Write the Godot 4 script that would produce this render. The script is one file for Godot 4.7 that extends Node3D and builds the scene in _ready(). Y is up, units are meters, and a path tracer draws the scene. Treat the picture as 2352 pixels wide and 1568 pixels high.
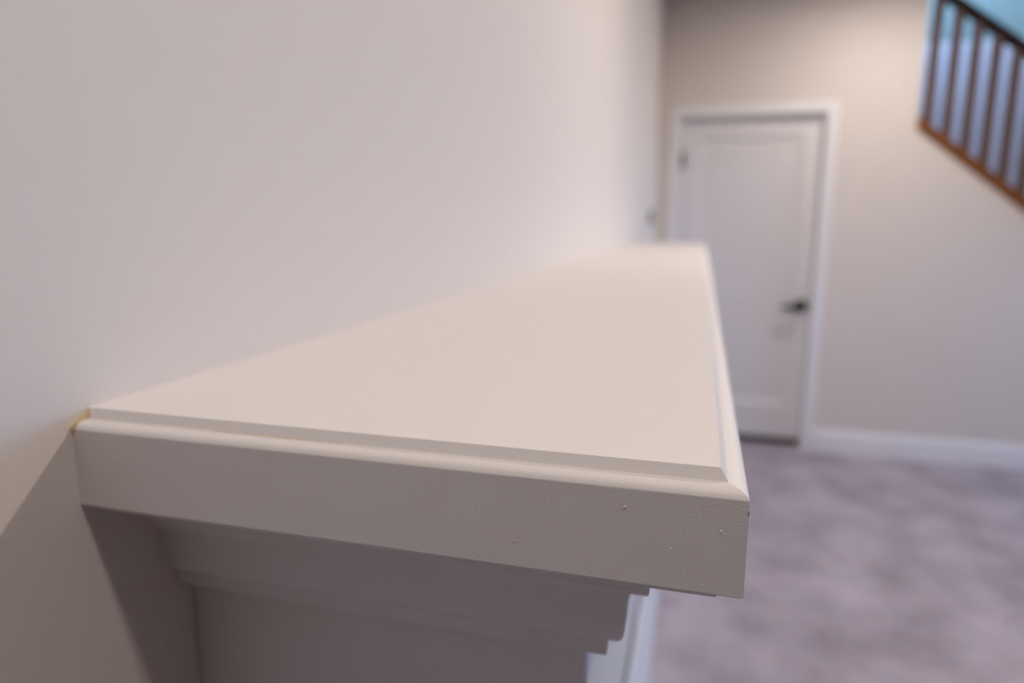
extends Node3D

# Basement room seen along a painted mantel shelf: x runs away from the left wall, -z towards the far wall, y up.
const WALL_X := -0.2846       # face of the left wall
const FAR_Z := -4.4616        # face of the far wall
const CEIL_Y := 2.745
const RIGHT_X := 6.0
const BACK_Z := 2.4  # unseen back wall, pulled in close to cut ambient light
const SHELF_X := 0.0217       # outer edge of the mantel shelf
const SHELF_Y := 1.3414       # its top
const SHELF_NEAR := -0.2434
const SHELF_FAR := -2.906
const DOOR_L := -0.15
const DOOR_W := 0.82
const DOOR_H := 2.05
const STAIR_L := 1.147        # left edge of the stair opening
const STAIR_R := 2.95
const WELL_X := 3.2           # right end of the stairwell
const CAP_SLOPE := -0.79

var mats := {}
var taken := {}


func _ready() -> void:
	set_camera()
	set_sky()
	make_materials()
	lights()
	room()
	stairwell()
	door()
	mantel()
	railing()
	wall_control()


# ---------------------------------------------------------------- camera, sky, lamps
func set_camera() -> void:
	var cam := Camera3D.new()
	cam.name = "camera"
	add_child(cam)
	cam.position = Vector3(0, 1.43251, 0)
	cam.basis = Basis(Vector3.UP, 0.26894) * Basis(Vector3.RIGHT, -0.17808) * Basis(Vector3.BACK, 0.0037)
	var at := CameraAttributesPhysical.new()
	at.frustum_focal_length = 23.806
	at.frustum_focus_distance = 0.247
	at.exposure_aperture = 4.5
	at.frustum_near = 0.02
	at.frustum_far = 60.0
	cam.attributes = at
	cam.keep_aspect = Camera3D.KEEP_HEIGHT
	cam.near = 0.02
	cam.far = 60.0
	cam.fov = 53.503
	cam.current = true


func set_sky() -> void:
	var sm := ProceduralSkyMaterial.new()
	sm.sky_top_color = Color(0.42, 0.57, 0.80)
	sm.sky_horizon_color = Color(0.61, 0.75, 0.92)
	sm.ground_bottom_color = Color(0.16, 0.18, 0.20)
	sm.ground_horizon_color = Color(0.50, 0.58, 0.68)
	sm.energy_multiplier = 24.0
	var sky := Sky.new()
	sky.sky_material = sm
	var e := Environment.new()
	e.background_mode = Environment.BG_SKY
	e.sky = sky
	e.tonemap_mode = Environment.TONE_MAPPER_LINEAR
	e.tonemap_exposure = 2.15
	e.sdfgi_enabled = true
	e.ssao_enabled = true
	e.ssil_enabled = true
	var w := WorldEnvironment.new()
	w.name = "world_environment"
	w.environment = e
	add_child(w)


func lights() -> void:
	var warm := Color(1.0, 0.958, 0.925)
	# [x, z, energy, label]
	var spots := [
		[1.00, -1.78, 1.45, "round recessed ceiling light over the middle of the mantel shelf"],
		[0.95, -3.70, 0.63, "round recessed ceiling light nearest the white door"],
		[0.25, 0.10, 0.465, "round recessed ceiling light above the near end of the mantel shelf"],
	]
	for s in spots:
		recessed_light(Vector3(s[0], CEIL_Y, s[1]), s[2], warm, s[3])


func recessed_light(at: Vector3, energy: float, colour: Color, label: String) -> void:
	var t := thing("recessed_light", label, "ceiling light", at, "recessed ceiling lights")
	var ring := st()
	lathe(ring, [[0.052, -0.002], [0.056, -0.006], [0.070, -0.006], [0.076, -0.001], [0.076, 0.004], [0.052, 0.004], [0.052, -0.002]], 32)
	obj("trim_ring", ring, mats.trim, t)
	var lens := st()
	lathe(lens, [[0.0, -0.004], [0.052, -0.002], [0.052, 0.003], [0.0, 0.003]], 32)
	obj("lens", lens, mats.lamp, t)
	var l := AreaLight3D.new()
	l.name = "lamp_light"
	l.area_size = Vector2(0.11, 0.11)
	l.light_energy = energy
	l.light_color = colour
	l.shadow_enabled = true
	l.area_range = 12.0
	l.area_attenuation = 2.0
	t.add_child(l, true)
	l.position = Vector3(0, -0.012, 0)
	l.rotation = Vector3(-PI / 2, 0, 0)


# ---------------------------------------------------------------- materials
func noise_image(seed_at: int, freq: float, size: int, octaves := 4) -> Image:
	var n := FastNoiseLite.new()
	n.seed = seed_at
	n.noise_type = FastNoiseLite.TYPE_SIMPLEX_SMOOTH
	n.frequency = freq
	n.fractal_octaves = octaves
	return n.get_seamless_image(size, size, false, false, 0.15, true)


func ramp_image(src: Image, a: Color, b: Color, gain := 1.0) -> ImageTexture:
	var im := Image.create(src.get_width(), src.get_height(), true, Image.FORMAT_RGB8)
	for y in src.get_height():
		for x in src.get_width():
			var v := clampf((src.get_pixel(x, y).r - 0.5) * gain + 0.5, 0.0, 1.0)
			im.set_pixel(x, y, a.lerp(b, v))
	im.generate_mipmaps()
	return ImageTexture.create_from_image(im)


func bump_texture(src: Image, strength: float) -> ImageTexture:
	var im := src.duplicate() as Image
	im.convert(Image.FORMAT_RGBA8)
	im.bump_map_to_normal_map(strength)
	return ImageTexture.create_from_image(im)


func painted(colour: Color, rough: float, bump: Texture2D, tile: float, depth: float) -> StandardMaterial3D:
	var m := StandardMaterial3D.new()
	m.albedo_color = colour
	m.roughness = rough
	if bump:
		m.normal_enabled = true
		m.normal_texture = bump
		m.normal_scale = depth
		m.uv1_triplanar = true
		m.uv1_world_triplanar = true
		m.uv1_scale = Vector3.ONE / tile
	return m


func make_materials() -> void:
	var roller := noise_image(11, 0.055, 1024, 3)
	var roller_n := bump_texture(roller, 6.0)
	mats.shelf = painted(Color(0.872, 0.848, 0.835), 0.55, roller_n, 0.085, 0.17)
	mats.wall = painted(Color(0.878, 0.838, 0.800), 0.75, roller_n, 0.3, 0.05)
	mats.wall_back_absorber = painted(Color(0.40, 0.33, 0.28), 0.75, roller_n, 0.3, 0.08)  # dark brown so the unseen wall absorbs bounce light
	mats.groove_shade = painted(Color(0.36, 0.335, 0.335), 0.8, null, 1.0, 0.0)  # dark grey that stands for shade between the mantel panels
	mats.void = painted(Color(0.13, 0.12, 0.125), 0.9, null, 1.0, 0.0)  # near black: the shade behind the door gap, put into the colour
	mats.trim = painted(Color(0.925, 0.915, 0.91), 0.42, null, 1.0, 0.0)
	mats.door = painted(Color(0.88, 0.865, 0.86), 0.42, null, 1.0, 0.0)
	mats.ceiling = painted(Color(0.86, 0.85, 0.84), 0.85, roller_n, 0.6, 0.5)
	mats.well_lower = painted(Color(0.84, 0.77, 0.73), 0.75, roller_n, 0.45, 0.4)
	mats.well_upper = painted(Color(0.53, 0.565, 0.50), 0.75, roller_n, 0.45, 0.4)
	mats.caulk = painted(Color(0.80, 0.70, 0.52), 0.6, roller_n, 0.06, 0.8)
	mats.dark_metal = painted(Color(0.02, 0.019, 0.018), 0.5, null, 1.0, 0.0)
	mats.dark_metal.metallic = 0.0
	mats.grey_metal = painted(Color(0.42, 0.41, 0.41), 0.4, null, 1.0, 0.0)
	mats.grey_metal.metallic = 0.6
	mats.grey_plastic = painted(Color(0.60, 0.60, 0.58), 0.5, null, 1.0, 0.0)
	mats.chip = painted(Color(0.30, 0.25, 0.21), 0.9, null, 1.0, 0.0)
	var lamp := StandardMaterial3D.new()
	lamp.albedo_color = Color(0.95, 0.93, 0.9)
	lamp.emission_enabled = true
	lamp.emission = Color(1.0, 0.93, 0.86)
	lamp.emission_energy_multiplier = 2.0
	mats.lamp = lamp
	# carpet: short pile with brushed darker and lighter patches
	var c := StandardMaterial3D.new()
	c.roughness = 1.0
	c.albedo_texture = ramp_image(noise_image(5, 0.011, 512, 5), Color(0.645, 0.595, 0.615), Color(0.77, 0.72, 0.74), 1.5)
	c.uv1_triplanar = true
	c.uv1_world_triplanar = true
	c.uv1_scale = Vector3.ONE / 1.9
	c.normal_enabled = true
	c.normal_texture = bump_texture(noise_image(8, 0.16, 512, 2), 8.0)
	c.normal_scale = 0.8
	c.rim_enabled = true
	c.rim = 0.25
	mats.carpet = c
	# stained oak: grain drawn out along each piece
	var grain := noise_image(21, 0.03, 256, 4)
	var oak := StandardMaterial3D.new()
	oak.albedo_texture = ramp_image(grain, Color(0.42, 0.235, 0.05), Color(0.54, 0.32, 0.08), 1.4)
	oak.uv1_triplanar = true
	oak.uv1_scale = Vector3(1.2, 9.0, 9.0)
	oak.roughness = 0.45
	mats.oak = oak
	var dark := StandardMaterial3D.new()
	dark.albedo_texture = ramp_image(grain, Color(0.09, 0.05, 0.025), Color(0.15, 0.085, 0.045), 1.4)
	dark.uv1_triplanar = true
	dark.uv1_scale = Vector3(1.2, 9.0, 9.0)
	dark.roughness = 0.5
	mats.dark_oak = dark
	var baluster := StandardMaterial3D.new()
	baluster.albedo_texture = ramp_image(grain, Color(0.36, 0.285, 0.25), Color(0.44, 0.355, 0.31), 1.4)
	baluster.uv1_triplanar = true
	baluster.uv1_scale = Vector3(9.0, 1.2, 9.0)
	baluster.roughness = 0.55
	mats.baluster = baluster
	var g := StandardMaterial3D.new()
	g.transparency = BaseMaterial3D.TRANSPARENCY_ALPHA
	g.albedo_color = Color(0.9, 0.96, 0.98, 0.06)
	g.roughness = 0.03
	mats.glass = g


# ---------------------------------------------------------------- helpers
func numbered(called: String) -> String:
	if not taken.has(called):
		taken[called] = 0
		return called
	taken[called] += 1
	return "%s_%03d" % [called, taken[called]]


func thing(called: String, label: String, category: String, at := Vector3.ZERO, group := "") -> Node3D:
	var o := Node3D.new()
	o.name = numbered(called)
	add_child(o, true)
	o.position = at
	o.set_meta("label", label)
	o.set_meta("category", category)
	if group != "":
		o.set_meta("group", group)
	return o


func structure_node(called: String, label: String, category: String, at := Vector3.ZERO) -> Node3D:
	var o := thing(called, label, category, at)
	o.set_meta("kind", "structure")
	return o


func st() -> SurfaceTool:
	var s := SurfaceTool.new()
	s.begin(Mesh.PRIMITIVE_TRIANGLES)
	return s


func obj(called: String, s: SurfaceTool, m: Material, parent: Node = self) -> MeshInstance3D:
	s.generate_normals()
	var o := MeshInstance3D.new()
	o.name = called if parent != self else numbered(called)
	o.mesh = s.commit()
	o.material_override = m
	parent.add_child(o, true)
	return o


func struct(called: String, s: SurfaceTool, m: Material, label: String, category: String) -> MeshInstance3D:
	var o := obj(called, s, m)
	o.set_meta("kind", "structure")
	o.set_meta("label", label)
	o.set_meta("category", category)
	return o


# a flat or smooth quad, its corners counter-clockwise seen from outside
func quad(s: SurfaceTool, a: Vector3, b: Vector3, c: Vector3, d: Vector3, smooth := -1) -> void:
	s.set_smooth_group(smooth if smooth >= 0 else 0xFFFFFFFF)
	for v in [a, c, b, a, d, c]:
		s.add_vertex(v)


func tri(s: SurfaceTool, a: Vector3, b: Vector3, c: Vector3, smooth := -1) -> void:
	s.set_smooth_group(smooth if smooth >= 0 else 0xFFFFFFFF)
	for v in [a, c, b]:
		s.add_vertex(v)


func box(s: SurfaceTool, lo: Vector3, hi: Vector3) -> void:
	var p := func(i: int, j: int, k: int) -> Vector3:
		return Vector3(hi.x if i else lo.x, hi.y if j else lo.y, hi.z if k else lo.z)
	quad(s, p.call(0, 0, 1), p.call(1, 0, 1), p.call(1, 1, 1), p.call(0, 1, 1))
	quad(s, p.call(1, 0, 0), p.call(0, 0, 0), p.call(0, 1, 0), p.call(1, 1, 0))
	quad(s, p.call(1, 0, 1), p.call(1, 0, 0), p.call(1, 1, 0), p.call(1, 1, 1))
	quad(s, p.call(0, 0, 0), p.call(0, 0, 1), p.call(0, 1, 1), p.call(0, 1, 0))
	quad(s, p.call(0, 1, 1), p.call(1, 1, 1), p.call(1, 1, 0), p.call(0, 1, 0))
	quad(s, p.call(0, 0, 0), p.call(1, 0, 0), p.call(1, 0, 1), p.call(0, 0, 1))


# a box whose long edges are chamfered by c
func soft_box(s: SurfaceTool, lo: Vector3, hi: Vector3, c: float) -> void:
	var centre := (lo + hi) / 2.0
	var h := (hi - lo) / 2.0
	var at := func(x: float, y: float, z: float) -> Vector3:
		return centre + Vector3(x, y, z)
	for axis in 3:
		var u := (axis + 1) % 3
		var v := (axis + 2) % 3
		for side in [-1.0, 1.0]:
			var q := []
			for k in [[-1, -1], [1, -1], [1, 1], [-1, 1]]:
				var w := Vector3.ZERO
				w[axis] = side * h[axis]
				w[u] = k[0] * (h[u] - c)
				w[v] = k[1] * (h[v] - c)
				q.append(centre + w)
			if side > 0:
				quad(s, q[0], q[1], q[2], q[3])
			else:
				quad(s, q[3], q[2], q[1], q[0])
		for a in [-1.0, 1.0]:
			for b in [-1.0, 1.0]:
				var e := []
				for k in [[1, -1], [1, 1], [0, 1], [0, -1]]:
					var w := Vector3.ZERO
					w[axis] = k[1] * (h[axis] - c)
					w[u] = a * (h[u] - (0.0 if k[0] else c))
					w[v] = b * (h[v] - (c if k[0] else 0.0))
					e.append(centre + w)
				if a * b > 0:
					quad(s, e[0], e[3], e[2], e[1])
				else:
					quad(s, e[0], e[1], e[2], e[3])
	for a in [-1.0, 1.0]:
		for b in [-1.0, 1.0]:
			for d in [-1.0, 1.0]:
				var p0: Vector3 = centre + Vector3(a * h.x, b * (h.y - c), d * (h.z - c))
				var p1: Vector3 = centre + Vector3(a * (h.x - c), b * h.y, d * (h.z - c))
				var p2: Vector3 = centre + Vector3(a * (h.x - c), b * (h.y - c), d * h.z)
				if a * b * d > 0:
					tri(s, p0, p1, p2)
				else:
					tri(s, p0, p2, p1)


# a vertical prism standing in the far-wall plane: a convex outline in x and y, counter-clockwise seen from +z
func slab_xy(s: SurfaceTool, outline: Array, z0: float, z1: float) -> void:
	var n := outline.size()
	for i in n:
		var a: Vector2 = outline[i]
		var b: Vector2 = outline[(i + 1) % n]
		quad(s, Vector3(a.x, a.y, z0), Vector3(b.x, b.y, z0), Vector3(b.x, b.y, z1), Vector3(a.x, a.y, z1))
	for i in range(1, n - 1):
		var a: Vector2 = outline[0]
		var b: Vector2 = outline[i]
		var c: Vector2 = outline[i + 1]
		tri(s, Vector3(a.x, a.y, z1), Vector3(b.x, b.y, z1), Vector3(c.x, c.y, z1))
		tri(s, Vector3(a.x, a.y, z0), Vector3(c.x, c.y, z0), Vector3(b.x, b.y, z0))


# turned about y: a profile of [radius, height] from the bottom round to the top
func lathe(s: SurfaceTool, profile: Array, sides: int, xf := Transform3D.IDENTITY) -> void:
	for i in sides:
		var a := TAU * i / sides
		var b := TAU * (i + 1) / sides
		for j in profile.size() - 1:
			var p: Array = profile[j]
			var q: Array = profile[j + 1]
			var v := [Vector3(p[0] * cos(a), p[1], -p[0] * sin(a)), Vector3(p[0] * cos(b), p[1], -p[0] * sin(b)), Vector3(q[0] * cos(b), q[1], -q[0] * sin(b)), Vector3(q[0] * cos(a), q[1], -q[0] * sin(a))]
			for k in 4:
				v[k] = xf * v[k]
			if p[0] < 1e-6:
				tri(s, v[0], v[2], v[3], j + 1)
			elif q[0] < 1e-6:
				tri(s, v[0], v[1], v[2], j + 1)
			else:
				quad(s, v[0], v[1], v[2], v[3], j + 1)


# a round bar through points with a radius at each
func tube(s: SurfaceTool, points: Array, radii: Array, sides := 14, flat := 1.0) -> void:
	var rings := []
	for i in points.size():
		var d: Vector3 = (points[mini(i + 1, points.size() - 1)] - points[maxi(i - 1, 0)]).normalized()
		var u := d.cross(Vector3.UP if absf(d.y) < 0.9 else Vector3.BACK).normalized()
		var v := u.cross(d).normalized()
		var ring := []
		for k in sides:
			var a := TAU * k / sides
			ring.append(points[i] + radii[i] * (cos(a) * u + flat * sin(a) * v))
		rings.append(ring)
	for i in points.size() - 1:
		for k in sides:
			var l := (k + 1) % sides
			quad(s, rings[i][k], rings[i + 1][k], rings[i + 1][l], rings[i][l], 1)
	for k in sides:
		var l := (k + 1) % sides
		tri(s, points[0], rings[0][k], rings[0][l])
		tri(s, points[-1], rings[-1][l], rings[-1][k])


# a moulding that runs from the left wall round the near end, along the mantel and back to the wall at its far end, mitred at both corners.
# profile: [setback, drop below the shelf top, smooth group]; the group joins a point to the next
func mantel_sweep(s: SurfaceTool, profile: Array) -> void:
	var path := func(p: Array) -> Array:
		var y: float = SHELF_Y - p[1]
		var x: float = SHELF_X - p[0]
		return [Vector3(WALL_X - 0.008, y, SHELF_NEAR - p[0]), Vector3(x, y, SHELF_NEAR - p[0]), Vector3(x, y, SHELF_FAR + p[0]), Vector3(WALL_X - 0.008, y, SHELF_FAR + p[0])]
	for j in profile.size() - 1:
		var a: Array = path.call(profile[j])
		var b: Array = path.call(profile[j + 1])
		for k in 3:
			var g: int = profile[j][2]
			quad(s, b[k], b[k + 1], a[k + 1], a[k], g + 20 * k if g > 0 else -1)
	var top: Array = path.call(profile[0])
	var low: Array = path.call(profile[-1])
	quad(s, top[0], top[1], top[2], top[3])
	quad(s, low[3], low[2], low[1], low[0])
	var last := profile.size() - 1
	for j in range(1, last):    # the two ends, against the wall
		var a0: Array = path.call(profile[0])
		var b0: Array = path.call(profile[j])
		var c0: Array = path.call(profile[j + 1])
		tri(s, a0[0], c0[0], b0[0])
		tri(s, a0[3], b0[3], c0[3])


# ---------------------------------------------------------------- the room
func room() -> void:
	var f := st()
	box(f, Vector3(WALL_X - 0.15, -0.1, FAR_Z - 1.3), Vector3(RIGHT_X + 0.15, 0.0, BACK_Z + 0.15))
	struct("floor", f, mats.carpet, "mauve grey short pile carpet covering the whole floor", "carpet")

	var l := st()
	box(l, Vector3(WALL_X - 0.15, 0.0, FAR_Z - 0.12), Vector3(WALL_X, CEIL_Y, BACK_Z))
	struct("wall_left", l, mats.wall, "plain cream painted wall rising behind the mantel shelf", "wall")

	# the far wall round the door and the sloped stair opening
	var w := st()
	var z0 := FAR_Z - 0.12
	var cap := func(x: float) -> float: return 1.925 + CAP_SLOPE * (x - 1.1754)
	var rect := func(xa: float, xb: float, ya: float, yb: float) -> void:
		slab_xy(w, [Vector2(xa, ya), Vector2(xb, ya), Vector2(xb, yb), Vector2(xa, yb)], z0, FAR_Z)
	rect.call(WALL_X, DOOR_L - 0.02, 0.0, CEIL_Y)
	rect.call(DOOR_L - 0.02, DOOR_L + DOOR_W + 0.02, DOOR_H + 0.02, CEIL_Y)
	rect.call(DOOR_L + DOOR_W + 0.02, STAIR_L, 0.0, CEIL_Y)
	slab_xy(w, [Vector2(STAIR_L, 0), Vector2(STAIR_R, 0), Vector2(STAIR_R, cap.call(STAIR_R)), Vector2(STAIR_L, cap.call(STAIR_L))], z0, FAR_Z)
	rect.call(STAIR_R, RIGHT_X, 0.0, CEIL_Y)
	struct("wall_far", w, mats.wall, "cream far wall holding the white door and the sloped stair opening", "wall")

	var c := st()
	box(c, Vector3(WALL_X - 0.15, CEIL_Y, FAR_Z - 0.12), Vector3(RIGHT_X + 0.15, CEIL_Y + 0.2, BACK_Z + 0.15))
	struct("ceiling", c, mats.ceiling, "flat off-white ceiling above the far wall", "ceiling")

	var b := st()
	box(b, Vector3(WALL_X - 0.15, 0.0, BACK_Z), Vector3(RIGHT_X + 0.15, CEIL_Y, BACK_Z + 0.15))
	struct("wall_back_absorber", b, mats.wall_back_absorber, "unseen brown wall closing the room behind the camera, close and dark to absorb light", "wall")

	# right wall with the window that gives the cool light
	var r := st()
	var wy0 := 0.85
	var wy1 := 2.15
	var wz0 := -4.2
	var wz1 := -2.7
	box(r, Vector3(RIGHT_X, 0.0, FAR_Z - 0.12), Vector3(RIGHT_X + 0.15, CEIL_Y, wz0))
	box(r, Vector3(RIGHT_X, 0.0, wz1), Vector3(RIGHT_X + 0.15, CEIL_Y, BACK_Z))
	box(r, Vector3(RIGHT_X, 0.0, wz0), Vector3(RIGHT_X + 0.15, wy0, wz1))
	box(r, Vector3(RIGHT_X, wy1, wz0), Vector3(RIGHT_X + 0.15, CEIL_Y, wz1))
	struct("wall_right", r, mats.wall, "cream wall on the right with a wide window", "wall")
	window("window_1", "wide white framed window in the right wall", Vector3(RIGHT_X + 0.06, wy0, wz0), Vector3(RIGHT_X + 0.10, wy1, wz1))

	baseboard("baseboard_far", DOOR_L + DOOR_W + 0.072, RIGHT_X, "white baseboard along the far wall right of the door")


func window(called: String, label: String, lo: Vector3, hi: Vector3) -> void:
	var t := structure_node(called, label, "window", Vector3(lo.x, lo.y, (lo.z + hi.z) / 2.0))
	var o := t.position
	var fr := st()
	var b := 0.05
	soft_box(fr, lo - o, Vector3(hi.x, lo.y + b, hi.z) - o, 0.003)
	soft_box(fr, Vector3(lo.x, hi.y - b, lo.z) - o, hi - o, 0.003)
	soft_box(fr, Vector3(lo.x, lo.y + b, lo.z) - o, Vector3(hi.x, hi.y - b, lo.z + b) - o, 0.003)
	soft_box(fr, Vector3(lo.x, lo.y + b, hi.z - b) - o, Vector3(hi.x, hi.y - b, hi.z) - o, 0.003)
	var mz := (lo.z + hi.z) / 2.0
	soft_box(fr, Vector3(lo.x, lo.y + b, mz - b / 2) - o, Vector3(hi.x, hi.y - b, mz + b / 2) - o, 0.003)
	obj("window_frame", fr, mats.trim, t)
	for k in 2:
		var p := st()
		var za := lo.z + b if k == 0 else mz + b / 2
		var zb := mz - b / 2 if k == 0 else hi.z - b
		box(p, Vector3(lo.x + 0.016, lo.y + b, za) - o, Vector3(lo.x + 0.022, hi.y - b, zb) - o)
		obj("pane", p, mats.glass, t)


func baseboard(called: String, xa: float, xb: float, label: String) -> void:
	var s := st()
	var profile := [[0.014, 0.0], [0.014, 0.105], [0.011, 0.112], [0.0095, 0.122], [0.006, 0.130], [0.0045, 0.140], [0.0, 0.142]]
	for j in profile.size() - 1:
		var p: Array = profile[j]
		var q: Array = profile[j + 1]
		quad(s, Vector3(xa, p[1], FAR_Z + p[0]), Vector3(xb, p[1], FAR_Z + p[0]), Vector3(xb, q[1], FAR_Z + q[0]), Vector3(xa, q[1], FAR_Z + q[0]), 1 if j > 1 else -1)
	for j in range(1, profile.size() - 1):
		for e in [xa, xb]:
			var v := [Vector3(e, 0, FAR_Z), Vector3(e, profile[j - 1][1], FAR_Z + profile[j - 1][0]), Vector3(e, profile[j][1], FAR_Z + profile[j][0])]
			if e == xa:
				tri(s, v[0], v[1], v[2])
			else:
				tri(s, v[0], v[2], v[1])
	struct(called, s, mats.trim, label, "baseboard")


func stairwell() -> void:
	var x0 := 0.95
	var zb := -5.62
	var zf := FAR_Z - 0.12
	var top := 5.2
	var s := st()
	box(s, Vector3(x0 - 0.12, 0.0, zb - 0.2), Vector3(WELL_X + 0.15, 2.655, zb))
	struct("wall_stairwell", s, mats.well_lower, "pale grey stairwell wall seen between the dark balusters", "wall")
	var u := st()
	box(u, Vector3(x0 - 0.12, 2.655, zb - 0.2), Vector3(WELL_X + 0.15, top, zb - 0.06))
	struct("wall_upstairs", u, mats.well_upper, "pale teal upper stairwell wall above the handrail", "wall")
	var e := st()
	box(e, Vector3(WELL_X, 0.0, zb), Vector3(WELL_X + 0.15, top, zf))
	box(e, Vector3(x0, CEIL_Y + 0.2, zf), Vector3(WELL_X + 0.15, top, zf + 0.1))
	box(e, Vector3(x0 - 0.12, 0.0, zb), Vector3(x0, 2.8, zf))
	box(e, Vector3(x0 - 0.12, 5.0, zb), Vector3(x0, top, zf))
	box(e, Vector3(x0 - 0.12, top, zb - 0.2), Vector3(WELL_X + 0.15, top + 0.12, zf + 0.1))
	struct("wall_stair_ends", e, mats.well_lower, "pale grey walls and ceiling that close the stairwell", "wall")
	window("window_2", "tall white framed window high in the stairwell", Vector3(x0 - 0.09, 2.8, zb), Vector3(x0 - 0.05, 5.0, zf))


# ---------------------------------------------------------------- the door
func door() -> void:
	var t := structure_node("door_1", "white single panel door with a black lever in the far wall", "door", Vector3(DOOR_L + DOOR_W / 2.0, 0, FAR_Z))
	var hw := DOOR_W / 2.0
	# jamb: two posts and a head lining the opening, with a stop behind the leaf
	var j := st()
	soft_box(j, Vector3(-hw - 0.02, 0, -0.12), Vector3(-hw, DOOR_H + 0.02, 0.0), 0.001)
	soft_box(j, Vector3(hw, 0, -0.12), Vector3(hw + 0.02, DOOR_H + 0.02, 0.0), 0.001)
	soft_box(j, Vector3(-hw, DOOR_H, -0.12), Vector3(hw, DOOR_H + 0.02, 0.0), 0.001)
	obj("jamb", j, mats.trim, t)
	# casings, stepped: a thicker outer band and a thinner inner one
	for k in 2:
		var sgn: float = -1.0 if k == 0 else 1.0
		var c := st()
		var xi: float = sgn * (hw + 0.004)
		var xo: float = sgn * (hw + 0.066)
		soft_box(c, Vector3(minf(xi, xo), 0, 0), Vector3(maxf(xi, xo), DOOR_H + 0.066, 0.012), 0.003)
		obj("casing", c, mats.trim, t)
	var h := st()
	soft_box(h, Vector3(-hw - 0.004, DOOR_H + 0.004, 0), Vector3(hw + 0.004, DOOR_H + 0.066, 0.012), 0.003)
	obj("casing", h, mats.trim, t)
	# leaf: stiles and rails round one sunk panel
	var leaf_z := -0.042
	var lo := Vector2(-hw + 0.003, 0.058)
	var hi := Vector2(hw - 0.003, DOOR_H - 0.003)
	var pl := Vector2(-hw + 0.118, 0.275)
	var ph := Vector2(hw - 0.118, DOOR_H - 0.118)
	var lf := st()
	soft_box(lf, Vector3(lo.x, lo.y, leaf_z - 0.035), Vector3(pl.x, hi.y, leaf_z), 0.0015)
	soft_box(lf, Vector3(ph.x, lo.y, leaf_z - 0.035), Vector3(hi.x, hi.y, leaf_z), 0.0015)
	box(lf, Vector3(pl.x, lo.y, leaf_z - 0.035), Vector3(ph.x, pl.y, leaf_z))
	box(lf, Vector3(pl.x, ph.y, leaf_z - 0.035), Vector3(ph.x, hi.y, leaf_z))
	var leaf := obj("door_leaf", lf, mats.door, t)
	var pn := st()
	var pz := leaf_z - 0.012
	var b := 0.016
	var o4 := [Vector3(pl.x, pl.y, leaf_z - 0.0005), Vector3(ph.x, pl.y, leaf_z - 0.0005), Vector3(ph.x, ph.y, leaf_z - 0.0005), Vector3(pl.x, ph.y, leaf_z - 0.0005)]
	var i4 := [Vector3(pl.x + b, pl.y + b, pz), Vector3(ph.x - b, pl.y + b, pz), Vector3(ph.x - b, ph.y - b, pz), Vector3(pl.x + b, ph.y - b, pz)]
	for k in 4:
		quad(pn, o4[k], o4[(k + 1) % 4], i4[(k + 1) % 4], i4[k])
	quad(pn, i4[0], i4[1], i4[2], i4[3])
	box(pn, Vector3(pl.x, pl.y, leaf_z - 0.03), Vector3(ph.x, ph.y, leaf_z - 0.02))
	obj("door_panel", pn, mats.door, leaf)
	# sheet added behind the leaf, painted dark for the shade in the door gap
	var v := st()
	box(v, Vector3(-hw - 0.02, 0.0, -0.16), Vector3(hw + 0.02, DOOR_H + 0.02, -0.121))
	obj("shade_backing", v, mats.void, t)
	# hinges in the left reveal
	for y in [0.26, 1.03, 1.80]:
		var hg := st()
		lathe(hg, [[0.0, -0.053], [0.005, -0.053], [0.007, -0.047], [0.0075, 0.047], [0.005, 0.053], [0.0, 0.053]], 14, Transform3D(Basis.IDENTITY, Vector3(-hw + 0.009, y, leaf_z + 0.009)))
		soft_box(hg, Vector3(-hw + 0.0005, y - 0.045, leaf_z + 0.0005), Vector3(-hw + 0.030, y + 0.045, leaf_z + 0.003), 0.0007)
		obj("hinge", hg, mats.grey_metal, t)
	# lever handle
	var hx := 0.615 - (DOOR_L + hw)
	var hy := 0.912
	var turn := Transform3D(Basis(Vector3.RIGHT, PI / 2), Vector3(hx, hy, leaf_z))
	var rs := st()
	lathe(rs, [[0.0, 0.0], [0.040, 0.0], [0.040, 0.007], [0.037, 0.013], [0.024, 0.015], [0.016, 0.020], [0.014, 0.032], [0.014, 0.058], [0.0, 0.058]], 32, turn)
	var hd := obj("handle", rs, mats.dark_metal, t)
	hd.set_meta("label", "black round rose")
	var lv := st()
	var z := leaf_z + 0.058
	tube(lv, [Vector3(hx + 0.014, hy, z), Vector3(hx + 0.006, hy, z), Vector3(hx - 0.02, hy, z + 0.002), Vector3(hx - 0.06, hy - 0.001, z), Vector3(hx - 0.095, hy - 0.003, z - 0.003), Vector3(hx - 0.112, hy - 0.005, z - 0.006), Vector3(hx - 0.118, hy - 0.006, z - 0.008)], [0.010, 0.018, 0.018, 0.0165, 0.015, 0.012, 0.006], 16, 0.9)
	var lever := obj("lever", lv, mats.dark_metal, hd)
	lever.set_meta("label", "black lever pointing left")


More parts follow.
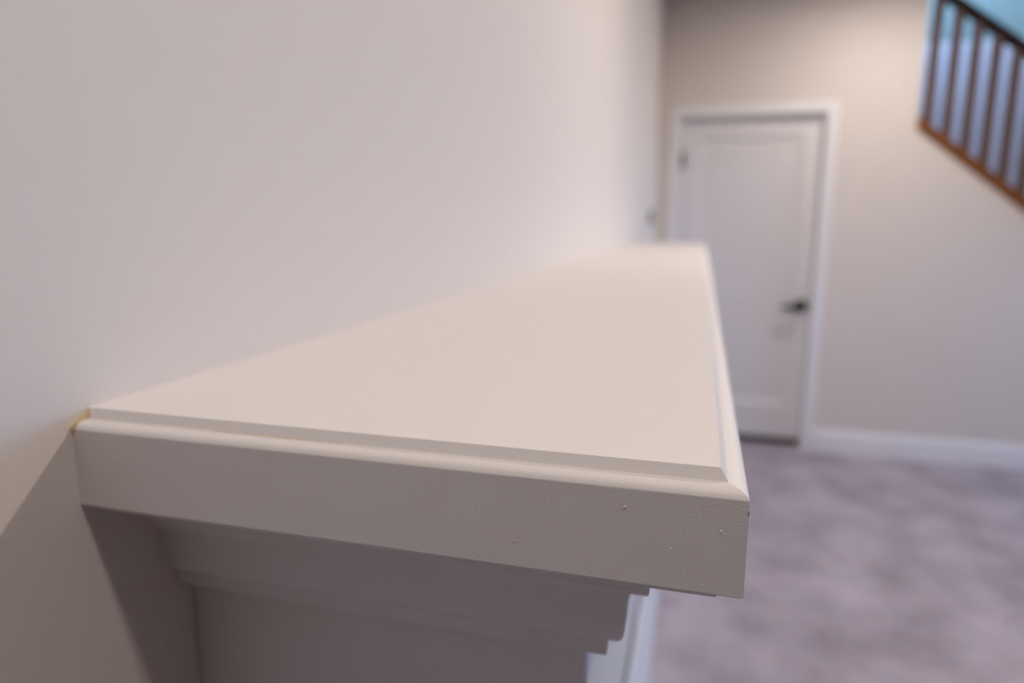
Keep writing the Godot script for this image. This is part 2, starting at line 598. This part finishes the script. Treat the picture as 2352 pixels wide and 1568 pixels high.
# ---------------------------------------------------------------- the mantel
func mantel() -> void:
	var t := thing("mantel_shelf", "long cream painted mantel shelf on stepped mouldings against the left wall", "mantel")
	var n0 := SHELF_NEAR

	# thick top board: bevel, quirk, low round-over, then the upright face
	var p := [[0.0102, 0.0, 0], [0.0076, 0.0041, 0], [0.0074, 0.0044, 0]]
	var arc := [[0.0072, 0.0044], [0.0055, 0.0046], [0.0040, 0.0050], [0.0026, 0.0056], [0.0014, 0.0063], [0.0006, 0.0071], [0.0001, 0.0079]]
	for a in arc:
		p.append([a[0], a[1], 3])
	p[-1][2] = 0
	p.append_array([[0.0, 0.0083, 0], [0.0, 0.0458, 0], [0.0008, 0.0466, 0]])
	var sb := st()
	mantel_sweep(sb, p)
	var top := obj("shelf_board", sb, mats.shelf, t)

	# marks on the board's near end: blobs of dried paint, an open mitre, a chip on the arris
	var specks := [[-0.0225, 0.0155, 0.0006], [0.0125, 0.0207, 0.0006], [-0.066, 0.0350, 0.0005], [-0.262, 0.0200, 0.0007], [-0.005, 0.030, 0.0004], [-0.13, 0.0145, 0.0004], [-0.03, 0.041, 0.0004]]
	for k in specks:
		var sp := st()
		var xf := Transform3D(Basis(Vector3.RIGHT, PI / 2), Vector3(k[0], SHELF_Y - k[1], n0))
		var r: float = k[2]
		lathe(sp, [[0.0, -0.0004], [r, -0.0002], [r * 0.8, r * 0.35], [r * 0.4, r * 0.6], [0.0, r * 0.7]], 10, xf)
		obj("paint_speck", sp, mats.shelf, top)
	var ch := st()
	soft_box(ch, Vector3(SHELF_X - 0.0006, SHELF_Y - 0.0140, n0 - 0.0012), Vector3(SHELF_X + 0.00012, SHELF_Y - 0.0119, n0 + 0.00005), 0.0003)
	obj("chip", ch, mats.chip, top)
	# yellowed caulk: in the corner against the wall and part of the way along the quirk
	var ck := st()
	tube(ck, [Vector3(WALL_X + 0.0005, SHELF_Y - 0.0005, n0 - 0.011), Vector3(WALL_X + 0.001, SHELF_Y - 0.004, n0 - 0.0076), Vector3(WALL_X + 0.0006, SHELF_Y - 0.0055, n0 - 0.004), Vector3(WALL_X + 0.0008, SHELF_Y - 0.008, n0 - 0.0002), Vector3(WALL_X + 0.0004, SHELF_Y - 0.0100, n0 + 0.0002)], [0.0006, 0.0016, 0.0012, 0.0015, 0.0003], 10)
	obj("caulk", ck, mats.caulk, top)
	ck = st()
	tube(ck, [Vector3(WALL_X + 0.070, SHELF_Y - 0.0047, n0 - 0.00735), Vector3(WALL_X + 0.078, SHELF_Y - 0.0046, n0 - 0.0073), Vector3(WALL_X + 0.135, SHELF_Y - 0.0046, n0 - 0.0073), Vector3(WALL_X + 0.150, SHELF_Y - 0.0047, n0 - 0.00735)], [0.0001, 0.00042, 0.00038, 0.0001], 8)
	obj("caulk", ck, mats.caulk, top)

	var bb := st()
	mantel_sweep(bb, [[0.009, 0.0466, 0], [0.009, 0.0518, 0], [0.010, 0.0528, 0]])
	obj("bed_board", bb, mats.shelf, t)

	# stepped bed moulding: fillet, cove, flat with a rounded foot, second fillet
	var m := [[0.0345, 0.0528, 0], [0.0357, 0.0700, 2], [0.0362, 0.0718, 2], [0.0375, 0.0727, 0], [0.0405, 0.0729, 3], [0.0430, 0.0742, 3], [0.0447, 0.0768, 3], [0.0456, 0.0800, 3], [0.0459, 0.0836, 0], [0.0467, 0.0965, 4], [0.0473, 0.1005, 4], [0.0486, 0.1036, 4], [0.0508, 0.1058, 4], [0.0535, 0.1066, 0], [0.0553, 0.1066, 0], [0.0560, 0.1175, 0], [0.0568, 0.1183, 0], [0.0672, 0.1183, 0]]
	var mo := st()
	mantel_sweep(mo, m)
	obj("bed_moulding", mo, mats.shelf, t)

	# frieze box behind the moulding; its front stops at 1.045 m over the sunk surround
	var back := 0.067
	var fx := SHELF_X - back
	var fr := st()
	soft_box(fr, Vector3(WALL_X, 1.045, SHELF_FAR + back), Vector3(fx, SHELF_Y - 0.1183, n0 - back), 0.0012)
	obj("frieze", fr, mats.shelf, t)
	# surround: an upper and a lower panel parted by a strip painted as groove shade
	var sx := -0.089
	var up := st()
	soft_box(up, Vector3(WALL_X, 0.68, -2.47), Vector3(sx, 1.045, n0 - back), 0.002)
	obj("upper_panel", up, mats.shelf, t)
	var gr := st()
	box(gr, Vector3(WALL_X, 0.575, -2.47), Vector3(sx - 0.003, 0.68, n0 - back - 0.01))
	var groove_shade := obj("painted_groove_shade", gr, mats.groove_shade, t)
	groove_shade.set_meta("label", "dark strip with painted groove shade above the lower panel")
	var lp := st()
	soft_box(lp, Vector3(WALL_X, 0.0, -2.47), Vector3(sx, 0.575, n0 - back), 0.004)
	var low := obj("lower_panel", lp, mats.trim, t)
	low.set_meta("label", "bluish white lower panel down to the carpet")
	var pi_ := st()
	soft_box(pi_, Vector3(WALL_X, 0.0, SHELF_FAR + back), Vector3(fx, 1.045, -2.47), 0.003)
	obj("pilaster", pi_, mats.trim, t)


# ---------------------------------------------------------------- stair railing
func railing() -> void:
	var t := thing("stair_railing", "dark stained oak stair railing with square balusters on a sloping cap", "railing", Vector3(STAIR_L, 0.0, FAR_Z - 0.06))
	var o := t.position
	# everything leans along the slope: slanted bars are prisms in x and y
	var bar := func(xa: float, xb: float, y_at: float, x_at: float, slope: float, below: float, above: float, z0: float, z1: float, c: float) -> SurfaceTool:
		var s := st()
		var ya: float = y_at + slope * (xa - x_at)
		var yb: float = y_at + slope * (xb - x_at)
		# a chamfered section swept along the slope
		var sec := [[z0, -below + c], [z0 + c, -below], [z1 - c, -below], [z1, -below + c], [z1, above - c], [z1 - c, above], [z0 + c, above], [z0, above - c]]
		for k in 8:
			var p: Array = sec[k]
			var q: Array = sec[(k + 1) % 8]
			quad(s, Vector3(xa, ya + p[1], p[0]) - o, Vector3(xb, yb + p[1], p[0]) - o, Vector3(xb, yb + q[1], q[0]) - o, Vector3(xa, ya + q[1], q[0]) - o)
		for k in range(1, 7):
			var a: Array = sec[0]
			var p: Array = sec[k]
			var q: Array = sec[k + 1]
			tri(s, Vector3(xa, ya + a[1], a[0]) - o, Vector3(xa, ya + p[1], p[0]) - o, Vector3(xa, ya + q[1], q[0]) - o)
			tri(s, Vector3(xb, yb + a[1], a[0]) - o, Vector3(xb, yb + q[1], q[0]) - o, Vector3(xb, yb + p[1], p[0]) - o)
		return s
	var zc := FAR_Z - 0.055
	var cap: SurfaceTool = bar.call(STAIR_L, STAIR_R, 1.965, 1.1754, CAP_SLOPE, 0.040, 0.032, FAR_Z - 0.135, FAR_Z + 0.018, 0.006)
	var cm := obj("cap_rail", cap, mats.oak, t)
	cm.set_meta("label", "orange brown oak cap")
	var rail_y := func(x: float) -> float: return 2.395 - 0.74 * (x - 1.60)
	var rail: SurfaceTool = bar.call(1.212, STAIR_R, 2.395, 1.60, -0.74, 0.036, 0.036, zc - 0.033, zc + 0.033, 0.012)
	obj("handrail", rail, mats.dark_oak, t)
	var cap_y := func(x: float) -> float: return 1.965 + 0.032 + CAP_SLOPE * (x - 1.1754)
	var w := 0.025
	var x := 1.211
	while x < STAIR_R - 0.05:
		var s := st()
		var y0: float = cap_y.call(x)
		var y1: float = minf(rail_y.call(x) - 0.036, CEIL_Y - 0.001)
		# feet and heads follow the slopes, the long edges are eased
		var c := 0.004
		var foot := []
		var ring0 := []
		var ring1 := []
		for k in [[-w, -w + c], [-w, w - c], [-w + c, w], [w - c, w], [w, w - c], [w, -w + c], [w - c, -w], [-w + c, -w]]:
			ring0.append(Vector3(x + k[0], y0 + CAP_SLOPE * k[0], zc + k[1]) - o)
			ring1.append(Vector3(x + k[0], y1 - 0.74 * k[0], zc + k[1]) - o)
		for k in 8:
			var l := (k + 1) % 8
			quad(s, ring0[k], ring0[l], ring1[l], ring1[k])
		obj("baluster", s, mats.baluster, t)
		x += 0.1015


func wall_control() -> void:
	var t := thing("wall_control", "small grey box shaped control on the left wall beside the far corner", "control", Vector3(WALL_X, 1.45, -3.80))
	var b := st()
	soft_box(b, Vector3(0.0, -0.055, -0.038), Vector3(0.006, 0.055, 0.038), 0.002)
	obj("back_plate", b, mats.trim, t)
	var c := st()
	soft_box(c, Vector3(0.006, -0.040, -0.030), Vector3(0.030, 0.040, 0.030), 0.004)
	obj("cover", c, mats.grey_plastic, t)
